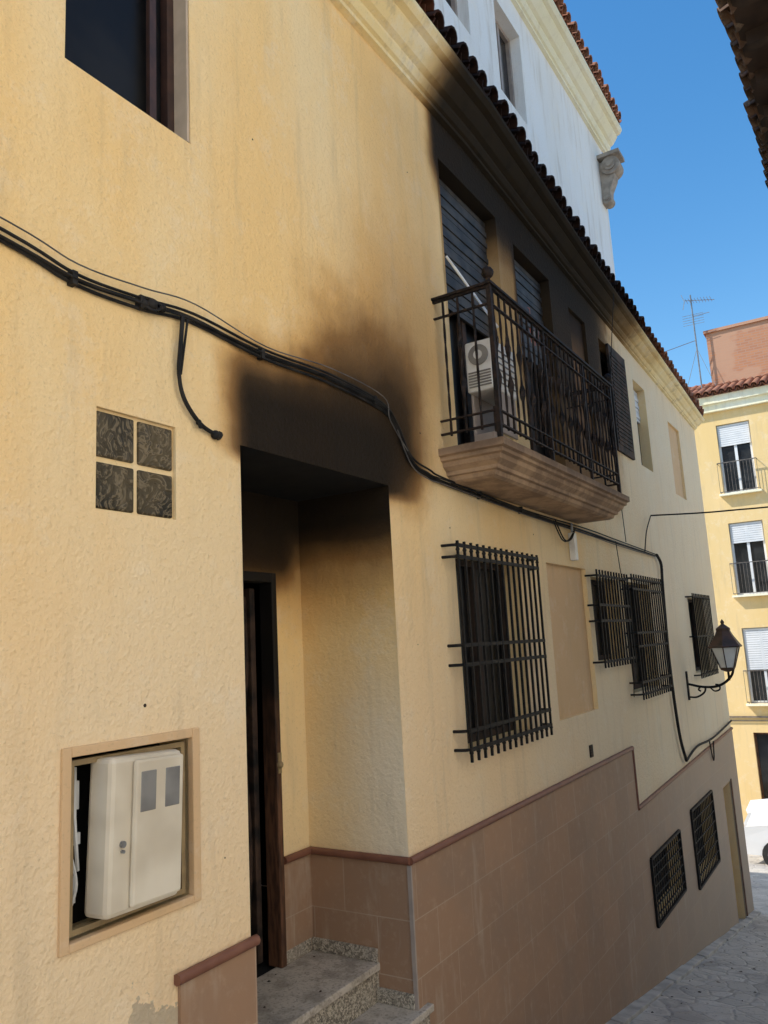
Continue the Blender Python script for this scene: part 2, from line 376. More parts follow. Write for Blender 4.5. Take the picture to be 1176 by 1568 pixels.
for k in range(6):
    y=7.12+k*.05;mb.add([(-.12,y,4.9-.04*k),(-.09-.02*(k%2),y+.05,4.88-.04*k),(-.10-.02*(k%2),y+.05,4.42+.03*k),(-.12,y,4.38+.04*k)],[(0,1,2,3)])
mb.obj('scorched_curtain',M['cloth'],YH)
mb=MB()
mb.box((.004,9.52,3.83),(.035,10.28,5.21))
for i in range(22): mb.box((.035,9.57,3.92+.055*i),(.045,10.23,3.95+.055*i))
mb.obj('window_shutter_leaf',M['charwood'],YH)
mb=MB()
mb.quad((-.72,3.82,-.3),(-.72,4.1,-.3),(-.72,4.1,2.59),(-.72,3.82,2.59))
mb.quad((-.72,2.75,2.08),(-.72,3.82,2.08),(-.72,3.82,2.59),(-.72,2.75,2.59))
mb.quad((0,4.098,-.44),(-.72,4.098,-.44),(-.72,4.098,2.588),(0,4.098,2.588))
mb.obj('entrance_recess_wall',M['recess'],YH)
mb=MB();mb.quad((0,2.75,2.588),(-.72,2.75,2.588),(-.72,4.1,2.588),(0,4.1,2.588));mb.quad((0,2.752,-.4),(-.72,2.752,-.4),(-.72,2.752,2.588),(0,2.752,2.588))
mb.quad((-.73,1,-.2),(-5,1,-.2),(-5,1,2.6),(-.73,1,2.6));mb.quad((-5,1,-.2),(-5,5,-.2),(-5,5,2.6),(-5,1,2.6));mb.quad((-.73,5,-.2),(-5,5,-.2),(-5,5,2.6),(-.73,5,2.6))
mb.quad((-.73,1,2.6),(-5,1,2.6),(-5,5,2.6),(-.73,5,2.6));mb.quad((-.73,1,-.21),(-5,1,-.21),(-5,5,-.21),(-.73,5,-.21))
mb.obj('burnt_hallway',M['black'],YH)
mb=MB()
mb.box((-.80,3.775,-.2),(-.695,3.822,2.09));mb.box((-.80,2.78,2.03),(-.695,3.775,2.09));mb.box((-.80,2.755,-.2),(-.695,2.79,2.03))
mb.obj('door_frame',M['framewood'],YH,bevel=.006)
mb=MB();mb.box((-1.62,3.70,-.17),(-.81,3.745,2.0))
for z0,z1 in((.0,.55),(.7,1.2),(1.35,1.88)):
    mb.box((-1.5,3.685,z0),(-.93,3.70,z1));mb.box((-1.42,3.675,z0+.06),(-1.0,3.685,z1-.06))
mb.tube([(-.86,3.66,-.1),(-.84,3.68,.5),(-.87,3.67,1.1),(-.84,3.68,1.5),(-.86,3.69,1.95)],.02,5)
mb.obj('charred_door_leaf',M['charwood'],YH,bevel=.006)
mb=MB();mb.sphere((-.69,3.80,.93),.022);mb.box((-.695,3.785,.88),(-.688,3.815,1.0));mb.obj('door_lock',M['brass'],YH,smooth=True)
mb=MB()
mb.box((-.75,2.75,-.24),(-.225,4.09,-.20),1);mb.box((-.72,2.76,-1.3),(-.25,4.09,-.24),0)
mb.box((-.25,2.75,-.45),(.055,4.2,-.41),1);mb.box((-.25,2.76,-1.4),(.03,4.19,-.45),0)
mb.box((.03,2.7,-.72),(.335,4.2,-.68),1);mb.box((.03,2.71,-1.5),(.31,4.19,-.72),0)
mb.box((.31,2.7,-.98),(.6,4.2,-.94),1);mb.box((.31,2.71,-1.6),(.58,4.19,-.98),0)
mb.box((-.708,4.072,-.20),(-.25,4.09,-.125),0);mb.box((-.25,4.072,-.41),(-.0,4.09,-.33),0);mb.box((-.26,4.072,-.33),(-.235,4.09,-.125),0)
mb.box((-.722,3.83,-.2),(-.705,4.072,-.125),0)
mb.obj('entrance_steps',[M['granite'],M['tread']],YH,bevel=.006)
mb=MB()
for i in range(26):
    y=random.uniform(2.9,4.0);x=random.uniform(-.7,-.3);r=random.uniform(.003,.012);z=-.199
    if i%4==0:x=random.uniform(-.2,0);z=-.409
    a=random.random()*6;vs=[(x+r*math.cos(a+k*1.57)*random.uniform(.5,1.6),y+r*math.sin(a+k*1.57),z) for k in range(4)]
    mb.add(vs+[(x,y,z+r*.6)],[(0,1,4),(1,2,4),(2,3,4),(3,0,4)])
mb.obj('ash_debris',M['charwood'],YH)
# dado
mb=MB()
mb.box((0,2.33,-2),(.016,2.765,.355));
mb.box((.0,4.088,-3),(.016,8.83,.355))
mb.obj('dado_tiles',M['tile_y'],YH)
m2=MB();wall(m2,lambda u,z,d:(.016-d,u,z),8.83,15.1,-5,lambda y:-.27+(y-8.83)*.0207,[(9.1,10.45,-1.48,-.84,.016),(11.25,12.65,-1.68,-.76,.016),(13.65,14.35,-3.2,-.87,.016)],(),0,0)
m2.quad((0,8.83,-.27),(.016,8.83,-.27),(.016,15.1,-.14),(0,15.1,-.14))
m2.obj('dado_tiles_lower',M['tile_y'],YH)
mb=MB();mb.box((-.71,4.088,-.2),(0.0,4.0975,.355));mb.box((-.25,4.0885,-.44),(0.0,4.0972,-.2))
mb.obj('dado_reveal_side',M['tile_x'],YH)
mb=MB();mb.box((-.72,3.822,-.2),(-.708,4.088,.355));mb.obj('dado_recess_back',M['tile_y'],YH)
mb=MB()
def rail(p,q):mb.bar(p,q,.023,8)
rail((.016,2.31,.375),(.016,2.77,.375));rail((.016,4.085,.375),(.016,8.84,.375));rail((.018,4.083,.375),(-.70,4.083,.375));rail((-.703,4.08,.375),(-.703,3.83,.375))
rail((.010,8.84,.375),(.010,8.84,-.25));rail((.014,8.84,-.25),(.014,15.1,-.12))
mb.obj('dado_rail',M['rail'],YH,smooth=True)
mb=MB();mb.box((-.004,4.080,-.44),(.021,4.094,.35));mb.obj('dado_corner_trim',M['greyframe'],YH)
mb=MB();mb.box((.0,14.36,-3.1),(.03,14.42,-.85));mb.box((-.2,13.66,-3.1),(-.16,14.34,-.9));mb.obj('far_door',M['brownwood'],YH)
def cornice(name,st,xw,sign,mat,parent,ends=True):
    mb=MB();rings=[]
    for y,cb,tz,p in st: rings.append([(xw+sign*p*a,y,cb+(tz-cb)*b) for a,b in PROF])
    n=len(PROF)
    vs=[q for r in rings for q in r];fs=[]
    for i in range(len(rings)-1):
        for k in range(n-1): fs.append((i*n+k,i*n+k+1,(i+1)*n+k+1,(i+1)*n+k))
    fs+=[tuple(range(n)),tuple(range((len(rings)-1)*n,len(rings)*n))]
    mb.add(vs,fs);mb.obj(name,mat,parent)
cornice('cornice',ST,0,1,M['cornice'],YH)
mb=MB()
for a,b in zip(ST,ST[1:]):
    p0=V((a[3],a[0],a[2]));p1=V((b[3],b[0],b[2]));d=p1-p0
    tiles(mb,p0,d,(-.95,0,.31),.85,d.length)
mb.obj('roof_tile_eave',M['clay'],YH,smooth=True)
mb=MB()
for a,b in zip(ST,ST[1:]):
    mb.quad((a[3]-.1,a[0],a[2]+.05),(b[3]-.1,b[0],b[2]+.05),(-4,b[0],b[2]+1.35),(-4,a[0],a[2]+1.35));mb.quad((-8.2,a[0],a[2]),(-8.2,b[0],b[2]),(-4,b[0],b[2]+1.35),(-4,a[0],a[2]+1.35))
mb.obj('roof',M['clay2'],YH)
mb=MB();mb.quad((-.020,1.93,2.18),(-.020,2.34,2.18),(-.020,2.34,2.59),(-.020,1.93,2.59));mb.obj('glass_block_mortar',M['upreveal'],YH)
mb=MB()
for i in(0,1):
    for k in(0,1): mb.box((-.04,1.938+i*.207,2.186+k*.207),(-.008,1.938+i*.207+.185,2.186+k*.207+.185))
mb.obj('glass_blocks',M['gblock'],YH,bevel=.008)
mb=MB()
for y,z,r in((2.17,1.42,.011),(4.55,3.02,.009),(4.9,2.4,.008),(2.6,.75,.005),(4.35,1.6,.005),(2.9,4.3,.007),(4.6,5.0,.007),(6.5,2.5,.009),(9.0,3.1,.011)):
    mb.bar((-.004,y,z),(.002,y,z),r,7,0,r*.6)
mb.obj('wall_plug_holes',M['darkwood'],YH)
def grille(name,y0,y1,z0,z1,x,nb,hz,stub=True,r=.0115):
    mb=MB()
    for i in range(nb):
        y=y0+(y1-y0)*i/(nb-1)
        mb.bar((x,y,z0),(x,y,z1),r,4)
        for z in(z0+.06,z1-.06): mb.sphere((x,y,z+.0),.015,6)
    for z in hz:
        mb.box((x-.006,y0-.02,z-.013),(x+.006,y1+.02,z+.013))
        if stub:
            for y in(y0,y1): mb.tube([(x,y-.0,z),(x-.03,y-.03 if y==y0 else y+.03,z),(-.01,y-.05 if y==y0 else y+.05,z)],.011,5,0,3)
    return mb.obj(name,M['iron'],YH)
grille('window_grille',4.80,6.27,.82,2.29,.10,15,[.90,1.02,1.45,1.58,2.18,2.26])
grille('window_grille',7.90,9.02,1.27,2.26,.10,12,[1.33,1.74,1.9,2.2])
grille('window_grille',9.10,10.5,.86,2.27,.13,14,[.92,1.05,1.45,1.60,2.1,2.22])
grille('window_grille',12.6,13.95,.88,2.15,.10,12,[.93,1.5,2.1])
def vent(y0,y1,z0,z1):
    mb=MB();x=.03
    for a,b in(((y0,z0),(y1,z0)),((y1,z0),(y1,z1)),((y1,z1),(y0,z1)),((y0,z1),(y0,z0))): mb.bar((x,a[0],a[1]),(x,b[0],b[1]),.02)
    n=14
    for i in range(1,n): y=y0+(y1-y0)*i/n;mb.bar((x,y,z0),(x,y,z1),.008)
    for i in range(1,7): z=z0+(z1-z0)*i/7;mb.bar((x,y0,z),(x,y1,z),.009)
    mb.obj('cellar_vent_grille',M['iron'],YH)
vent(9.08,10.47,-1.5,-.82);vent(11.22,12.68,-1.7,-.74)
# balcony
mb=MB();y0,y1=4.80,7.93
prof=[(0,2.955),(0,2.905),(.025,2.895),(.025,2.87),(.05,2.86),(.06,2.83),(.10,2.80),(.105,2.775),(.13,2.77),(.14,2.74),(.17,2.725)]
vs=[]
for i,z in prof: vs+=[(-.01,y0+i,z),(.50-i,y0+i,z),(.50-i,y1-i,z),(-.01,y1-i,z)]
fs=[]
for i in range(len(prof)-1):
    for k in range(3): fs.append((i*4+k,i*4+k+1,i*4+4+k+1,i*4+4+k))
fs+=[(0,3,2,1),tuple(range(len(prof)*4-4,len(prof)*4))]
mb.add(vs,fs);
s=NT('balcony_slab');c=s.mix(s.mr(s.noise(3,5,None,.7),.4,.6),(.46,.31,.19),(.27,.18,.115));c=s.mix(s.mr(s.z,2.86,2.95,0,.55),c,(.12,.08,.055));M['slab']=s.fin(c,.85)
mb.obj('balcony_slab',M['slab'],YH)
mb=MB();X=.45;a,b=4.87,7.77;zt,zb=4.08,3.05
def twist(p,z0,z1,deco):
    n=22;vs=[]
    for i in range(n+1):
        t=i/n;z=z0+(z1-z0)*t
        k=1.0
        if deco and (.25<t<.42 or .55<t<.72): 
            q=(t-.25)/.17 if t<.5 else (t-.55)/.17
            k=1+1.8*math.sin(q*math.pi)**2
        ang=t*9
        for j in range(4):
            aa=ang+j*math.pi/2;vs.append((p[0]+math.cos(aa)*.010*k,p[1]+math.sin(aa)*.010*k,z))
    fs=[(i*4+j,i*4+(j+1)%4,i*4+4+(j+1)%4,i*4+4+j) for i in range(n) for j in range(4)]
    mb.add(vs,fs)
nb=27
for i in range(nb):
    y=a+(b-a)*(i+.5)/nb;twist((X,y),zb,zt,i%2==0)
for k in range(3):
    for y in(a,b): twist((.08+k*.12,y),zb,zt,k==1)
for z,h in((zt,.018),(zt-.13,.010),(zb+.02,.012),(zb+.12,.010)):
    mb.box((X-.012,a,z-h/2),(X+.012,b,z+h/2));
    for y in(a,b): mb.box((-.01,y-.011,z-h/2-.001),(X-.013,y+.011,z+h/2+.001))
mb.box((X-.03,a-.03,zt+.01),(X+.03,b+.03,zt+.028));
for y in(a,b):
    mb.box((-.02,y-.028,zt+.0092),(X-.031,y+.028,zt+.027));mb.box((X-.016,y-.016,2.955),(X+.016,y+.016,zt+.04));mb.sphere((X,y,zt+.10),.045)
    mb.bar((X,y,zt+.03),(X,y,zt+.07),.018,8)
for y in(5.9,6.9): mb.box((X-.012,y-.012,2.955),(X+.012,y+.012,zt))
mb.obj('balcony_railing',M['rust_iron'],YH)
mb=MB();mb.add([(.10,5.05,4.42),(.10,5.10,4.43),(.33,5.16,3.98),(.33,5.11,3.97)],[(0,1,2,3)]);mb.bar((.06,5.03,4.5),(.36,5.2,3.9),.010,6);mb.obj('fallen_blind_slat',M['acwhite'],YH)
# air conditioner
AC=empty('air_conditioner');mb=MB();mb.box((.08,5.18,3.44),(.31,5.62,3.84));mb.obj('casing',M['acwhite'],AC,bevel=.02)
mb=MB()
for k in range(6): mb.box((.105,5.170,3.475+k*.022),(.285,5.18,3.484+k*.022))
mb.bar((.195,5.166,3.72),(.195,5.181,3.72),.08,20,0,None,0);
for k in range(6): mb.box((.311,5.25,3.5+k*.05),(.318,5.57,3.51+k*.05))
mb.obj('louvres',M['plasticgrey'],AC)
mb=MB();mb.bar((.195,5.160,3.72),(.195,5.167,3.72),.035,14,0,None,0);mb.obj('fan_hub',M['acwhite'],AC)
mb=MB();mb.box((.1,5.2,2.96),(.27,5.5,3.12));mb.box((.09,5.22,3.12),(.11,5.58,3.44));mb.box((.28,5.22,3.12),(.30,5.58,3.44));mb.obj('stand',M['greyframe'],AC,bevel=.006)
# meter box
MT=empty('electric_meter_box')
mb=MB();mb.quad((-.21,1.81,.64),(-.21,2.43,.64),(-.21,2.43,1.29),(-.21,1.81,1.29));mb.obj('cavity',M['black'],MT)
mb=MB()
for p,q in(((-.02,1.795,.625),(.014,1.832,1.305)),((-.02,2.41,.625),(.014,2.45,1.305)),((-.02,1.832,1.27),(.013,2.41,1.305)),((-.02,1.832,.625),(.013,2.41,.655))): mb.box(p,q)
mb.obj('frame',M['panel'],MT,bevel=.004)
mb=MB()
for p,q in(((-.05,1.845,.665),(-.02,1.867,1.255)),((-.05,2.375,.665),(-.02,2.395,1.255)),((-.05,1.867,1.235),(-.021,2.375,1.255)),((-.05,1.867,.665),(-.021,2.375,.685))): mb.box(p,q)
mb.obj('inner_frame',M['brass'],MT)
loc=(.062,1.955,.975);rot=(math.radians(-2.5),0,math.radians(5))
mb=MB();mb.box((-.12,0,-.275),(.0,.375,.275));o=mb.obj('cabinet',M['plastic'],MT,bevel=.02)
mb=MB();mb.box((-.001,.10,-.255),(.022,.36,.26));d1=mb.obj('cabinet_door',M['plastic'],MT,bevel=.018)
mb=MB();mb.box((.018,.125,.07),(.0245,.205,.215));mb.box((.018,.255,.07),(.0245,.335,.215));d2=mb.obj('meter_windows',M['plasticgrey'],MT,bevel=.006)
mb=MB();mb.bar((.0,.06,-.03),(.012,.06,-.03),.012,12,0,None,0);mb.bar((.0,.06,-.055),(.014,.06,-.055),.006,8);d3=mb.obj('lock',M['steel'],MT)
for d in(o,d1,d2,d3): d.location=loc;d.rotation_euler=rot
mb=MB();mb.box((-.12,1.87,.75),(-.09,1.93,.84));mb.box((-.13,1.86,.95),(-.08,1.94,.99));mb.tube([(-.09,1.92,1.22),(-.06,1.90,1.05),(-.08,1.93,.86)],.007,5);mb.tube([(-.09,1.90,.72),(-.06,1.91,.82),(-.08,1.89,.95)],.006,5);mb.box((-.13,1.86,1.07),(-.09,1.94,1.17))
mb.obj('wiring',M['whitepaint'],MT)
# cables
CB=empty('facade_cable')
base=[(-1.0,3.35),(.6,3.2),(1.51,3.12),(1.81,3.07),(2.13,3.09),(2.43,3.12),(2.92,3.09),(3.48,3.12),(4.03,3.09),(4.2,3.0),(4.36,2.80),(4.6,2.74),(4.86,2.72),(6.3,2.68),(7.9,2.67),(9.01,2.64),(10.85,2.62)]
mb=MB()
for k,(dx,dz,r) in enumerate(((.015,0,.010),(.028,.016,.007),(.014,-.017,.008),(.034,-.004,.005))):
    pts=[(dx+random.uniform(-.005,.005),y,z+dz+random.uniform(-.010,.010)) for y,z in base]
    mb.tube(pts,r,6)
for y,z in((2.13,3.09),(2.9,3.09),(3.95,3.10),(1.8,3.07),(5.4,2.70),(6.2,2.68)):mb.box((0,y-.012,z-.028),(.036,y+.012,z+.028))
for a_,b_,r_ in((2.18,3.095,.028),(2.14,3.085,.02),(2.24,3.10,.02)): mb.sphere((.03,a_,b_),r_)
mb.tube([(.03,2.12,3.09),(.05,2.17,3.06),(.05,2.22,3.09),(.03,2.20,3.12),(.04,2.14,3.11)],.006,5)
mb.obj('cable_bundle',M['cable'],CB,smooth=True)
mb=MB();mb.tube([(.04,y,z+.05+random.uniform(-.012,.016)) for y,z in base[:9]]+[(.04,4.1,3.0),(.04,4.3,2.84)],.0035,5)
mb.tube([(.03,y,z-.035+random.uniform(-.014,.012)) for y,z in base[9:]],.004,5)
mb.obj('thin_cable',M['greycable'],CB,smooth=True)
mb=MB();mb.tube([(.03,2.36,3.10),(.03,2.345,2.95),(.025,2.34,2.83),(.025,2.37,2.72),(.02,2.47,2.63),(.015,2.58,2.60)],.010,6);mb.tube([(.03,2.39,3.10),(.03,2.365,2.95),(.025,2.35,2.83)],.006,6);mb.sphere((.015,2.57,2.60),.022);mb.bar((0,2.6,2.6),(.03,2.58,2.6),.018,8)
mb.tube([(.02,2.47,2.63),(.03,2.46,2.61),(.03,2.45,2.64)],.008,5);mb.sphere((.02,2.46,2.635),.014)
mb.obj('drop_cable',M['cable'],CB,smooth=True)
mb=MB()
for dx in(0,.02): mb.tube([(.05+dx,6.9,2.66),(.05+dx,7.1,2.5),(.05+dx,7.3,2.52),(.05,7.5,2.64)],.007,5)
mb.tube([(.04,10.85,2.62),(.04,11.05,2.5),(.04,11.0,2.2),(.04,10.9,1.2),(.04,11.0,.3),(.05,11.2,-.1)],.020,7)
mb.tube([(.05,11.2,-.1),(.04,12.0,-.02),(.04,13.2,-.05),(.04,15.0,.02)],.016,6)
mb.tube([(.04,12.9,-.05),(.04,13.0,-.3),(.04,13.1,-.35),(.04,13.2,-.1)],.01,6)
mb.tube([(.3,9.0,5.6),(.1,9.1,4.2),(.06,9.3,2.66)],.005,5);mb.tube([(.05,10.2,2.62),(.05,10.4,2.9),(.05,10.72,3.14)],.008,5)
mb.tube([(.05,10.72,3.14),(1.0,10.6,3.06),(2.0,10.45,3.06),(3.1,8.5,3.2)],.010,6)
mb.tube([(.05,8.9,2.64),(.06,9.0,1.9),(.05,9.05,1.2),(.05,9.0,.9)],.005,5)
mb.obj('service_drops',M['cable'],CB,smooth=True)
JB=empty('junction_box');mb=MB();mb.box((0,7.42,2.33),(.06,7.50,2.60));mb.obj('casing',M['acwhite'],JB,bevel=.006);mb=MB();mb.bar((.03,7.46,2.60),(.03,7.46,2.7),.012,6);mb.obj('conduit',M['steel'],JB)
mb=MB();mb.box((0,7.46,.47),(.012,7.54,.58));
for k in range(4): mb.box((.012,7.47,.485+k*.024),(.016,7.53,.495+k*.024))
mb.obj('air_brick_vent',M['rust_iron'])
# street lamp
SL=empty('street_lamp');yl=12.0
mb=MB();mb.box((0,yl-.03,.62),(.02,yl+.03,1.02));mb.tube([(.02,yl,.84),(.2,yl,.80),(.38,yl,.80),(.52,yl,.86),(.62,yl,.97),(.64,yl,1.10),(.59,yl,1.12)],.018,6)
mb.tube([(.02,yl,.66),(.12,yl,.66),(.22,yl,.72),(.24,yl,.79),(.18,yl,.80),(.15,yl,.76),(.18,yl,.74)],.013,6)
mb.tube([(.3,yl,.80),(.36,yl,.74),(.43,yl,.76),(.43,yl,.82),(.38,yl,.83)],.011,6);mb.bar((.57,yl,.88),(.57,yl,1.04),.016,8)
mb.obj('bracket',M['iron'],SL,smooth=True)
mb=MB();c=(.57,yl,0)
for k in range(6):
    a=math.pi/6+k*math.pi/3
    mb.bar((c[0]+.10*math.cos(a),yl+.10*math.sin(a),1.05),(c[0]+.20*math.cos(a),yl+.20*math.sin(a),1.34),.009)
mb.lathe(c,[(.03,1.0),(.1,1.03),(.1,1.055),(.03,1.06)],6);mb.lathe(c,[(.23,1.335),(.24,1.35),(.22,1.37),(.13,1.50),(.10,1.56),(.10,1.60),(.06,1.63),(.02,1.66),(.03,1.69),(.001,1.73)],6)
mb.obj('lantern_frame',M['copper'],SL)
mb=MB();mb.lathe(c,[(.095,1.06),(.19,1.335)],6);mb.obj('lantern_glass',M['lampglass'],SL)
# ------------------------------------------------------------------ WHITE HOUSE
WH=empty('white_house');mb=MB();P2=lambda u,z,d:(-.4-d,u,z)
wall(mb,P2,3.6,12.1,4.5,lambda y:9.9,[(4.2,5.0,7.95,9.1,.2),(6.05,6.95,8.0,9.1,.2),(7.72,8.52,7.85,9.1,.2)],(),0,0)
mb.quad((-.4,12.1,4.5),(-7.5,12.1,4.5),(-7.5,12.1,9.9),(-.4,12.1,9.9));mb.quad((-.4,3.6,4.5),(-7.5,3.6,4.5),(-7.5,3.6,9.9),(-.4,3.6,9.9));mb.quad((-7.5,3.6,4.5),(-7.5,12.1,4.5),(-7.5,12.1,9.9),(-7.5,3.6,9.9))
mb.obj('walls',M['white'],WH)
mb=MB();
for a,b,c,d in((4.2,5.0,7.95,9.1),(6.05,6.95,8.0,9.1),(7.72,8.52,7.85,9.1)): window(mb,P2,a,b,c,d,.18,.05,1)
mb.obj('windows',[M['greyframe'],M['glass']],WH)
W_=[(3.5,9.48,9.88,.34),(12.3,9.48,9.88,.34)]
cornice('cornice',W_,-.4,1,M['wcornice'],WH)
mb=MB();tiles(mb,(-.04,3.5,9.90),(0,1,0),(-.95,0,.31),1.2,8.9);mb.obj('roof_tile_eave',M['clay2'],WH,smooth=True)
mb=MB();mb.quad((-.1,3.5,9.95),(-.1,12.3,9.95),(-4,12.3,11.2),(-4,3.5,11.2));mb.quad((-7.8,3.5,9.95),(-7.8,12.3,9.95),(-4,12.3,11.2),(-4,3.5,11.2));mb.add([(-.1,12.3,9.9),(-7.8,12.3,9.9),(-4,12.3,11.19)],[(0,1,2)]);mb.obj('roof',M['clay2'],WH)
mb=MB();yy0,yy1=11.76,12.04
mb.bar((-.22,yy0,8.98),(-.22,yy1,8.98),.15,16,0,None,0);mb.bar((-.22,yy0-.03,8.98),(-.22,yy1+.03,8.98),.09,16,0,None,0);mb.bar((-.22,yy0-.05,8.98),(-.22,yy1+.05,8.98),.045,12,0,None,0)
mb.bar((-.33,yy0+.03,8.45),(-.33,yy1-.03,8.45),.08,14,0,None,0);mb.bar((-.33,yy0,8.45),(-.33,yy1,8.45),.04,12,0,None,0)
mb.add([(x,y,z) for y in(yy0+.04,yy1-.04) for x,z in((-.41,9.10),(-.12,9.04),(-.18,8.76),(-.26,8.60),(-.28,8.43),(-.41,8.38))],[(0,1,2,3,4,5),(6,7,8,9,10,11)]+[(i,(i+1)%6,6+(i+1)%6,6+i) for i in range(6)])
mb.box((-.41,yy0-.04,9.13),(-.05,yy1+.04,9.19))
M['stone']=simple('carved_stone',(.42,.36,.30),(.30,.26,.22),12,.9,0,.2,.5)
mb.obj('scroll_corbel',M['stone'],WH,smooth=True)
# ------------------------------------------------------------------ OPPOSITE SIDE OF THE STREET
OH=empty('opposite_house');mb=MB();P3=lambda u,z,d:(3.1+d,u,z)
wall(mb,P3,4.6,8.7,-5,lambda y:5.75,[(5.5,6.4,2.4,3.7,.2),(6.9,7.8,-1.7,.5,.2)],(),0,0)
mb.quad((3.1,4.6,-5),(8,4.6,-5),(8,4.6,5.75),(3.1,4.6,5.75));mb.quad((3.1,8.7,-5),(8,8.7,-5),(8,8.7,5.75),(3.1,8.7,5.75))
mb.obj('walls',M['opp'],OH)
mb=MB();
for a,b,c,d in((5.5,6.4,2.4,3.7),(6.9,7.8,-1.7,.5)): window(mb,P3,a,b,c,d,.18,.05,1)
mb.obj('windows_and_door',[M['brownframe'],M['glass']],OH)
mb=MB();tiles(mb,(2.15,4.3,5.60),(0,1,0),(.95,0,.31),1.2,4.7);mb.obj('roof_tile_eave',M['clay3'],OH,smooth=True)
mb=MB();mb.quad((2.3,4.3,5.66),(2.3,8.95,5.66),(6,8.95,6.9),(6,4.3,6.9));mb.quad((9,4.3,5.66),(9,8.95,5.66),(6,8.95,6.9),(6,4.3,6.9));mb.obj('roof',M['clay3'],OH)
mb=MB()
for i in range(10): y=4.5+i*.46;mb.box((2.24,y,5.50),(3.1,y+.09,5.60))
mb.box((2.2,4.35,5.60),(3.1,8.9,5.62))
mb.obj('rafter_tails',M['darkwood'],OH)
def wh(XS,y0,y1,top,us,zs):  # houses added out of view to bounce sunlight onto the facade
    SH=empty('added_bounce_house');mb=MB();P4=lambda u,z,d:(XS+d,u,z)
    O=[(u,u+1,z,z+1.4,.2) for u in us for z in zs]
    wall(mb,P4,y0,y1,-5,lambda y:top,O,(),0,0)
    mb.quad((XS,y1,-5),(13,y1,-5),(13,y1,top),(XS,y1,top));mb.quad((XS,y0,-5),(13,y0,-5),(13,y0,top),(XS,y0,top))
    mb.obj('walls',M['opp'],SH);mb=MB()
    for o in O: window(mb,P4,*o[:4],.18,.05,1)
    mb.obj('windows',[M['brownframe'],M['glass']],SH)
    mb=MB();mb.quad((XS-.1,y0,top),(XS-.1,y1,top),(12,y1,top+2),(12,y0,top+2));mb.obj('roof',M['clay2'],SH)
wh(5.0,-14,4.5,8.6,(-11,-7,-3,1),(1.5,4.5))
wh(6.2,8.8,20,6.5,(10.5,14,17),(-1,2.5))
# ------------------------------------------------------------------ APARTMENT BUILDING
AB=empty('apartment_building');mb=MB();P5=lambda u,z,d:(u,27+d,z)
cols=[-6.6,-3.95,-1.3,1.35,4.0,6.65];fl=[5.85,2.6,-.73]
ops5=[(c,c+1.0,z,z+2.3,.18) for c in cols for z in fl]+[(-1.35,-.2,-4.4,-1.6,.25),(1.5,2.6,-4.4,-1.6,.25)]
wall(mb,P5,-9,9,-5,lambda y:9.1,ops5,(),0,0)
mb.quad((-9,27,-5),(-9,36,-5),(-9,36,9.1),(-9,27,9.1));mb.quad((9,27,-5),(9,36,-5),(9,36,9.1),(9,27,9.1))
mb.obj('walls',M['far'],AB)
mb=MB()
for j,c in enumerate(cols):
    for i_,z in enumerate(fl):
        window(mb,P5,c,c+1,z,z+2.3,.16,.07,1,0,1)
        k=(.75,.65,1.3)[i_]
        for i in range(int(k/.07)): mb.box((c+.03,27.06,z+2.28-.07*(i+1)),(c+.97,27.09,z+2.28-.07*i-.008),2)
for a,b in((-1.35,-.2),(1.5,2.6)): window(mb,P5,a,b,-4.4,-1.6,.2,.06,1,3,1)
mb.obj('windows',[M['shutterw'],M['glass'],M['shutterw'],M['brownwood']],AB)
mb=MB()
for c in cols:
    for z in fl:
        mb.bar((c-.08,26.82,z+1.0),(c+1.08,26.82,z+1.0),.02);mb.bar((c-.08,26.82,z+.05),(c+1.08,26.82,z+.05),.015)
        for i in range(13): x=c-.08+1.16*i/12;mb.bar((x,26.82,z+.05),(x,26.82,z+1.0),.008)
        for x in(c-.08,c+1.08):
            for q in(.05,1.0): mb.bar((x,26.82,z+q),(x,27.0,z+q),.012)
mb.bar((-9,26.95,-1.15),(9,26.95,-1.10),.03);mb.bar((-9,26.95,-1.25),(9,26.95,-1.22),.015)
mb.obj('balcony_railings_and_cables',M['greycable'],AB)
mb=MB()
for c in cols:
    for z in fl:
        mb.box((c-.12,26.8,z-.06),(c+1.12,27.0,z));
mb.box((-9.1,26.75,8.85),(9.1,27.0,9.1));mb.box((-9.1,26.85,8.6),(9.1,26.998,8.85))
mb.obj('sills_and_cornice',M['wcornice'],AB)
mb=MB();tiles(mb,(-9.1,26.62,9.12),(1,0,0),(0,.93,.36),1.6,18.3,.24,.11);tiles(mb,(-9.1,28.1,9.7),(1,0,0),(0,.93,.36),1.6,18.3,.24,.11);mb.obj('roof_tiles',M['clay2'],AB,smooth=True)
mb=MB();mb.quad((-9,26.8,9.15),(9,26.8,9.15),(9,31,10.8),(-9,31,10.8));mb.quad((-9,36,9.15),(9,36,9.15),(9,31,10.8),(-9,31,10.8));mb.obj('roof',M['clay2'],AB)
mb=MB();mb.box((-1.45,28.5,9.4),(3.2,31.5,11.85));mb.box((-1.52,28.43,11.85),(3.27,31.57,11.95));mb.obj('rooftop_brick_structure',M['brick'],AB)
TA=empty('tv_antenna');mb=MB();ax=-1.75;ay=28.2
mb.bar((ax,ay,9.5),(ax,ay,13.3),.025,6);mb.bar((ax-.6,ay,9.6),(ax,ay,11.3),.01,4);mb.bar((ax+.5,ay,9.7),(ax,ay,11.3),.01,4)
mb.tube([(ax,ay,11.6),(ax-3,ay-1,10.9),(ax-7,ay-2,10.7)],.012,4)
mb.obj('mast',M['steel'],TA)
mb=MB();mb.bar((ax-.2,ay-.1,13.1),(ax+.75,ay+.1,12.95),.014)
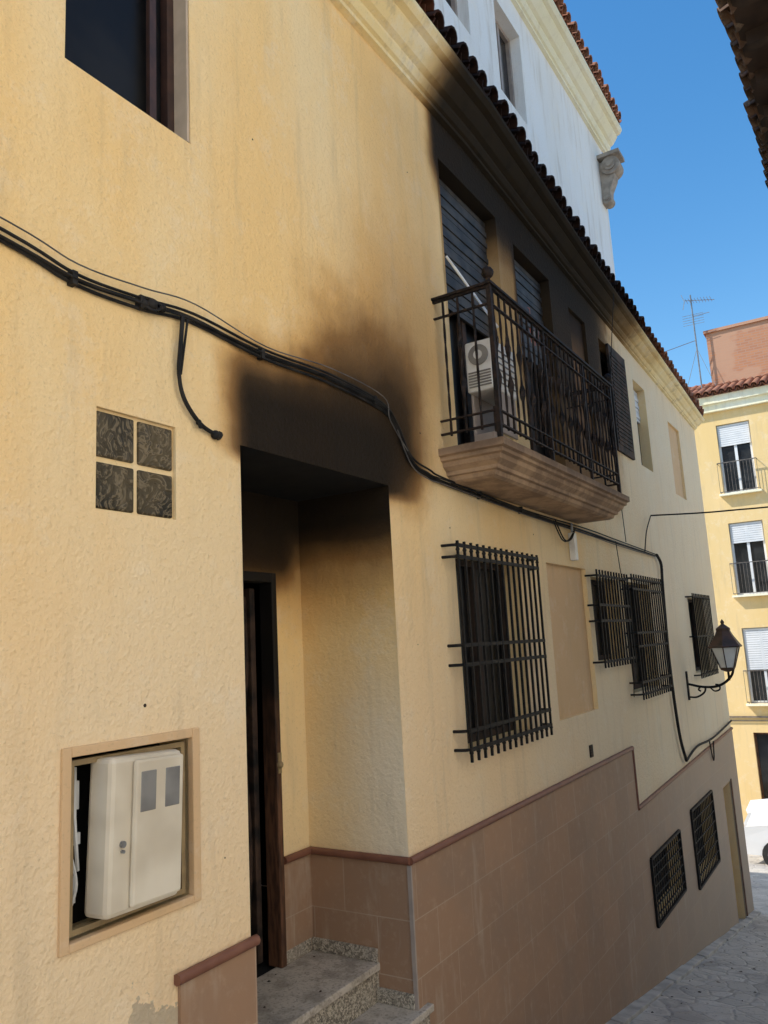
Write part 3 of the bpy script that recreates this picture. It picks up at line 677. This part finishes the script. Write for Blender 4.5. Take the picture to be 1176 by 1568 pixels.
for i in range(9):
    x=ax-.15+i*.1;mb.bar((x,ay-.25,13.1-.016*i),(x,ay+.25,13.1-.016*i),.008);
for s_ in(1,-1): mb.bar((ax-.22,ay,13.1),(ax-.3,ay,13.1+.28*s_),.014)
for i in range(5): mb.bar((ax-.35,ay-.02,12.2+.09*i),(ax+.35,ay+.02,12.2+.09*i),.008)
mb.bar((ax+.0,ay,12.5),(ax+.55,ay,12.5),.012)
mb.obj('elements',M['steel'],TA)
# ------------------------------------------------------------------ CAR
def car(name,x,y,rot=0):
    E=empty(name);z=gz(y)
    pr=[(-2.0,.35),(-2.08,.62),(-1.95,.86),(-1.05,.98),(-.45,1.42),(.9,1.46),(1.75,1.0),(2.02,.95),(2.08,.6),(2.0,.32)]
    mb=MB();n=len(pr);vs=[]
    for sy in(-1,1):
        for px,pz in pr:
            w=.86 if pz<1.01 else .70
            vs.append((px,sy*w,pz))
    fs=[tuple(range(n)),tuple(range(n,2*n))[::-1]]+[(i,(i+1)%n,n+(i+1)%n,n+i) for i in range(n)]
    mb.add(vs,fs);b=mb.obj('body',M['carpaint'],E,bevel=.05)
    mb=MB()
    for sy in(-1,1):
        mb.add([(-.93,sy*.868,1.0),(-.42,sy*.725,1.36),(.2,sy*.725,1.39),(.2,sy*.868,1.0)],[(0,1,2,3)]);mb.add([(.27,sy*.868,1.0),(.27,sy*.725,1.39),(.88,sy*.725,1.39),(1.55,sy*.868,1.02)],[(0,1,2,3)])
    mb.add([(-1.06,-.72,1.02),(-1.06,.72,1.02),(-.5,.62,1.40),(-.5,-.62,1.40)],[(0,1,2,3)])
    mb.obj('windows',M['glass'],E)
    mb=MB()
    for px in(-1.3,1.3):
        for sy in(-1,1): mb.bar((px,sy*.68,.32),(px,sy*.89,.32),.32,20,0,None,0)
    mb.obj('wheels',M['rubber'],E)
    mb=MB()
    for px in(-1.3,1.3):
        for sy in(-1,1): mb.bar((px,sy*.89,.32),(px,sy*.90,.32),.2,12,0,None,0)
    mb.obj('hubcaps',M['steel'],E)
    mb=MB()
    for sy in(-.7,.7): mb.box((2.03,sy-.1,.75),(2.09,sy+.1,.92))
    mb.obj('tail_lights',M['red'],E)
    E.location=(x,y,z);E.rotation_euler=(0,0,rot)
car('parked_car',1.0,21.8,.0);car('parked_car',.6,25.0,.1)
# ------------------------------------------------------------------ light
w_=bpy.data.worlds.new("World");SC.world=w_;w_.use_nodes=True
nt=w_.node_tree;sk=nt.nodes.new('ShaderNodeTexSky');sk.sky_type='NISHITA';sk.sun_disc=False
EL=math.radians(47);sk.sun_elevation=EL;sk.air_density=1.3;sk.dust_density=.6;sk.ozone_density=1.3
D=V((-.74,-.48,0)).normalized();sk.sun_rotation=math.atan2(D.x,D.y)
bg=nt.nodes['Background'];hs=nt.nodes.new('ShaderNodeHueSaturation');hs.inputs['Saturation'].default_value=1.4;hs.inputs['Value'].default_value=1.4
nt.links.new(sk.outputs[0],hs.inputs['Color']);nt.links.new(hs.outputs[0],bg.inputs[0]);bg.inputs[1].default_value=.15
L=bpy.data.lights.new('sun','SUN');L.energy=5;L.angle=math.radians(.5);L.color=(1,.95,.87)
lo=bpy.data.objects.new('sun',L);SC.collection.objects.link(lo)
lo.rotation_euler=V((D.x*math.cos(EL),D.y*math.cos(EL),math.sin(EL))).to_track_quat('Z','Y').to_euler();lo.location=(-10,-10,20)
# ------------------------------------------------------------------ camera
R=V((.8438,.534,-.0523)).normalized(); U=V((.1339,-.1152,.9842)).normalized(); B=R.cross(U).normalized(); U=B.cross(R)
cam=bpy.data.cameras.new('camera');co=bpy.data.objects.new('camera',cam);SC.collection.objects.link(co)
Mx=Matrix((R,U,B)).transposed().to_4x4();Mx.translation=V((2.5,0,1.6));co.matrix_world=Mx
cam.sensor_fit='VERTICAL';cam.sensor_height=24;cam.lens=24*1200/1568;cam.clip_start=.05;cam.clip_end=1000
SC.camera=co
SC.view_settings.view_transform='Standard';SC.view_settings.look='None';SC.view_settings.exposure=0
